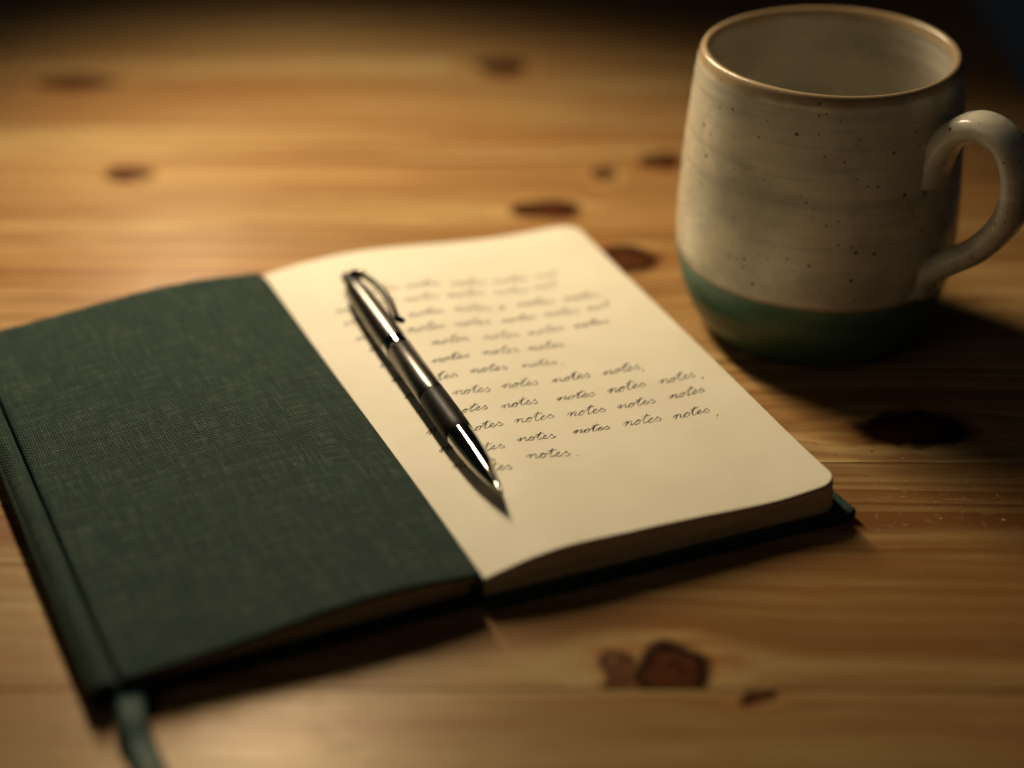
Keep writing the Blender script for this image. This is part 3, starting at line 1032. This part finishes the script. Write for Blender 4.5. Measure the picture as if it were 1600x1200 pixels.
def make_mug():
    po = [outer[0], outer[1], outer[2], outer[3]] + catmull(outer[3:], 6)[1:] + catmull([outer[-1]] + inner, 7)[1:]
    seg = 160
    verts, faces = [], []
    for q, (r, h) in enumerate(po):
        for k in range(seg):
            a = 2 * math.pi * k / seg
            rr = r
            if 0.004 < h < 0.090 and r > 0.01:
                rr += 0.00005 * math.sin(h * 900 + 0.7 * math.sin(a) + 0.35 * a * 0) + 0.00004 * math.sin(h * 1630 + 1.3 * math.sin(2 * a))
                rr += 0.00025 * math.sin(2 * a + h * 20)
            if h > 0.085:
                h2 = h + 0.00035 * math.sin(2 * a + 0.6) * (h - 0.085) / 0.009
            else:
                h2 = h
            verts.append((rr * math.cos(a), rr * math.sin(a), h2))
    n = len(po)
    for i in range(n - 1):
        for k in range(seg):
            k2 = (k + 1) % seg
            faces.append((i * seg + k, i * seg + k2, (i + 1) * seg + k2, (i + 1) * seg + k))
    me = mesh_from('body', verts, faces)
    bm = bmesh.new(); bm.from_mesh(me)
    bmesh.ops.remove_doubles(bm, verts=bm.verts, dist=1e-6)
    bmesh.ops.recalc_face_normals(bm, faces=bm.faces)
    bm.to_mesh(me); bm.free()
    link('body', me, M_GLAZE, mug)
    # handle: strap swept along a loop, flared where it joins the wall
    az = math.radians(-45)
    dr = Vector((math.cos(az), math.sin(az), 0)); sd = Vector((-dr.y, dr.x, 0))
    loop = catmull([(0.0395, 0.0640), (0.0412, 0.0690), (0.0460, 0.0788), (0.0550, 0.0845), (0.0645, 0.0818), (0.0697, 0.0725), (0.0685, 0.0595), (0.0605, 0.0470), (0.0505, 0.0385), (0.0430, 0.0318), (0.0405, 0.0285)], 8)
    m = len(loop)
    seg = 28
    verts, faces = [], []
    for k, (r, h) in enumerate(loop):
        a = Vector(loop[max(k - 1, 0)]); b = Vector(loop[min(k + 1, m - 1)])
        tg = (b - a).normalized()
        nn = Vector((-tg.y, tg.x))
        f = k / (m - 1)
        fl = max(0.0, 1 - f / 0.20) ** 2 + 1.5 * max(0.0, 1 - (1 - f) / 0.18) ** 2
        hw = 0.0068 - 0.0008 * f + 0.0022 * fl
        ht = 0.0044 - 0.0003 * f + 0.0018 * fl
        for j in range(seg):
            an = 2 * math.pi * j / seg
            ca, sa = math.cos(an), math.sin(an)
            u = math.copysign(abs(ca) ** 0.85, ca) * hw
            w = math.copysign(abs(sa) ** 0.85, sa) * ht
            c = dr * (r + nn.x * w) + Vector((0, 0, h + nn.y * w)) + sd * u
            verts.append(c)
    for k in range(m - 1):
        for j in range(seg):
            j2 = (j + 1) % seg
            faces.append((k * seg + j, k * seg + j2, (k + 1) * seg + j2, (k + 1) * seg + j))
    faces.append(tuple(range(seg))); faces.append(tuple(reversed(range((m - 1) * seg, m * seg))))
    me = mesh_from('handle', verts, faces)
    bm = bmesh.new(); bm.from_mesh(me); bmesh.ops.recalc_face_normals(bm, faces=bm.faces); bm.to_mesh(me); bm.free()
    link('handle', me, M_GLAZE, mug)


make_mug()

# ------------------------------------------------------------------ crumbs and dust on the boards
def specks(name, spots, size, mat, label, flat=0.5):
    verts, faces = [], []
    r_ = random.Random(len(spots))
    for (px, py, sc) in spots:
        c = measured(px, py, 0.0)
        s = size * sc
        st = len(verts)
        k = 6
        for i in range(k):
            a = 2 * math.pi * i / k
            q = s * r_.uniform(0.6, 1.2)
            verts.append((c.x + math.cos(a) * q * 1.3, c.y + math.sin(a) * q, 0.00002))
        verts.append((c.x, c.y, s * flat))
        for i in range(k):
            faces.append((st + i, st + (i + 1) % k, st + k))
    o = link(name, mesh_from(name, verts, faces), mat, None, smooth=False)
    return tag(o, label, 'crumbs', kind='stuff')


specks('dark_crumbs', [(1275, 693, .8), (1305, 711, 1.0), (1362, 705, 1.1), (1353, 744, .9), (1346, 718, .6), (1288, 702, .5), (1328, 886, .8)], 0.00036, M_CRUMB,
       'tiny dark crumbs on the table right of the notebook corner')
rr_ = random.Random(5)
ds = [(rr_.gauss(1450, 70), rr_.gauss(790, 28), rr_.uniform(0.3, 1.0)) for _ in range(60)] + [(1568, 812, 2.2), (1413, 820, 1.2), (1410, 716, 1.4), (1470, 810, 1.3)]
specks('pale_dust', ds, 0.00022, M_DUST, 'pale dust flecks scattered on the table below the mug', 0.4)

# fine scratches and lint fibres lying on the lit boards
def fibres(name, n_, mat, label):
    r_ = random.Random(21)
    verts, faces = [], []
    for _ in range(n_):
        c = measured(r_.uniform(1330, 1590), r_.gauss(800, 45), 0.0)
        a = r_.gauss(0.0, 0.35) if r_.random() < 0.7 else r_.uniform(0, 3.14)
        ln = r_.uniform(0.0010, 0.0045); cv = r_.uniform(-0.6, 0.6); hw = r_.uniform(0.000025, 0.00005)
        st = len(verts); m = 8
        x, y = c.x, c.y
        for k in range(m):
            an = a + cv * (k / m - 0.5)
            for sg in (-1, 1):
                verts.append((x - math.sin(an) * hw * sg, y + math.cos(an) * hw * sg, 0.00003 + (0.00002 if 0 < k < m - 1 else 0)))
            x += math.cos(an) * ln / m; y += math.sin(an) * ln / m
        for k in range(m - 1):
            faces.append((st + 2 * k, st + 2 * k + 2, st + 2 * k + 3, st + 2 * k + 1))
    return tag(link(name, mesh_from(name, verts, faces), mat, None, smooth=False), label, 'lint', kind='stuff')


fibres('lint_fibres', 46, M_DUST, 'thin pale lint fibres on the boards right of the notebook')
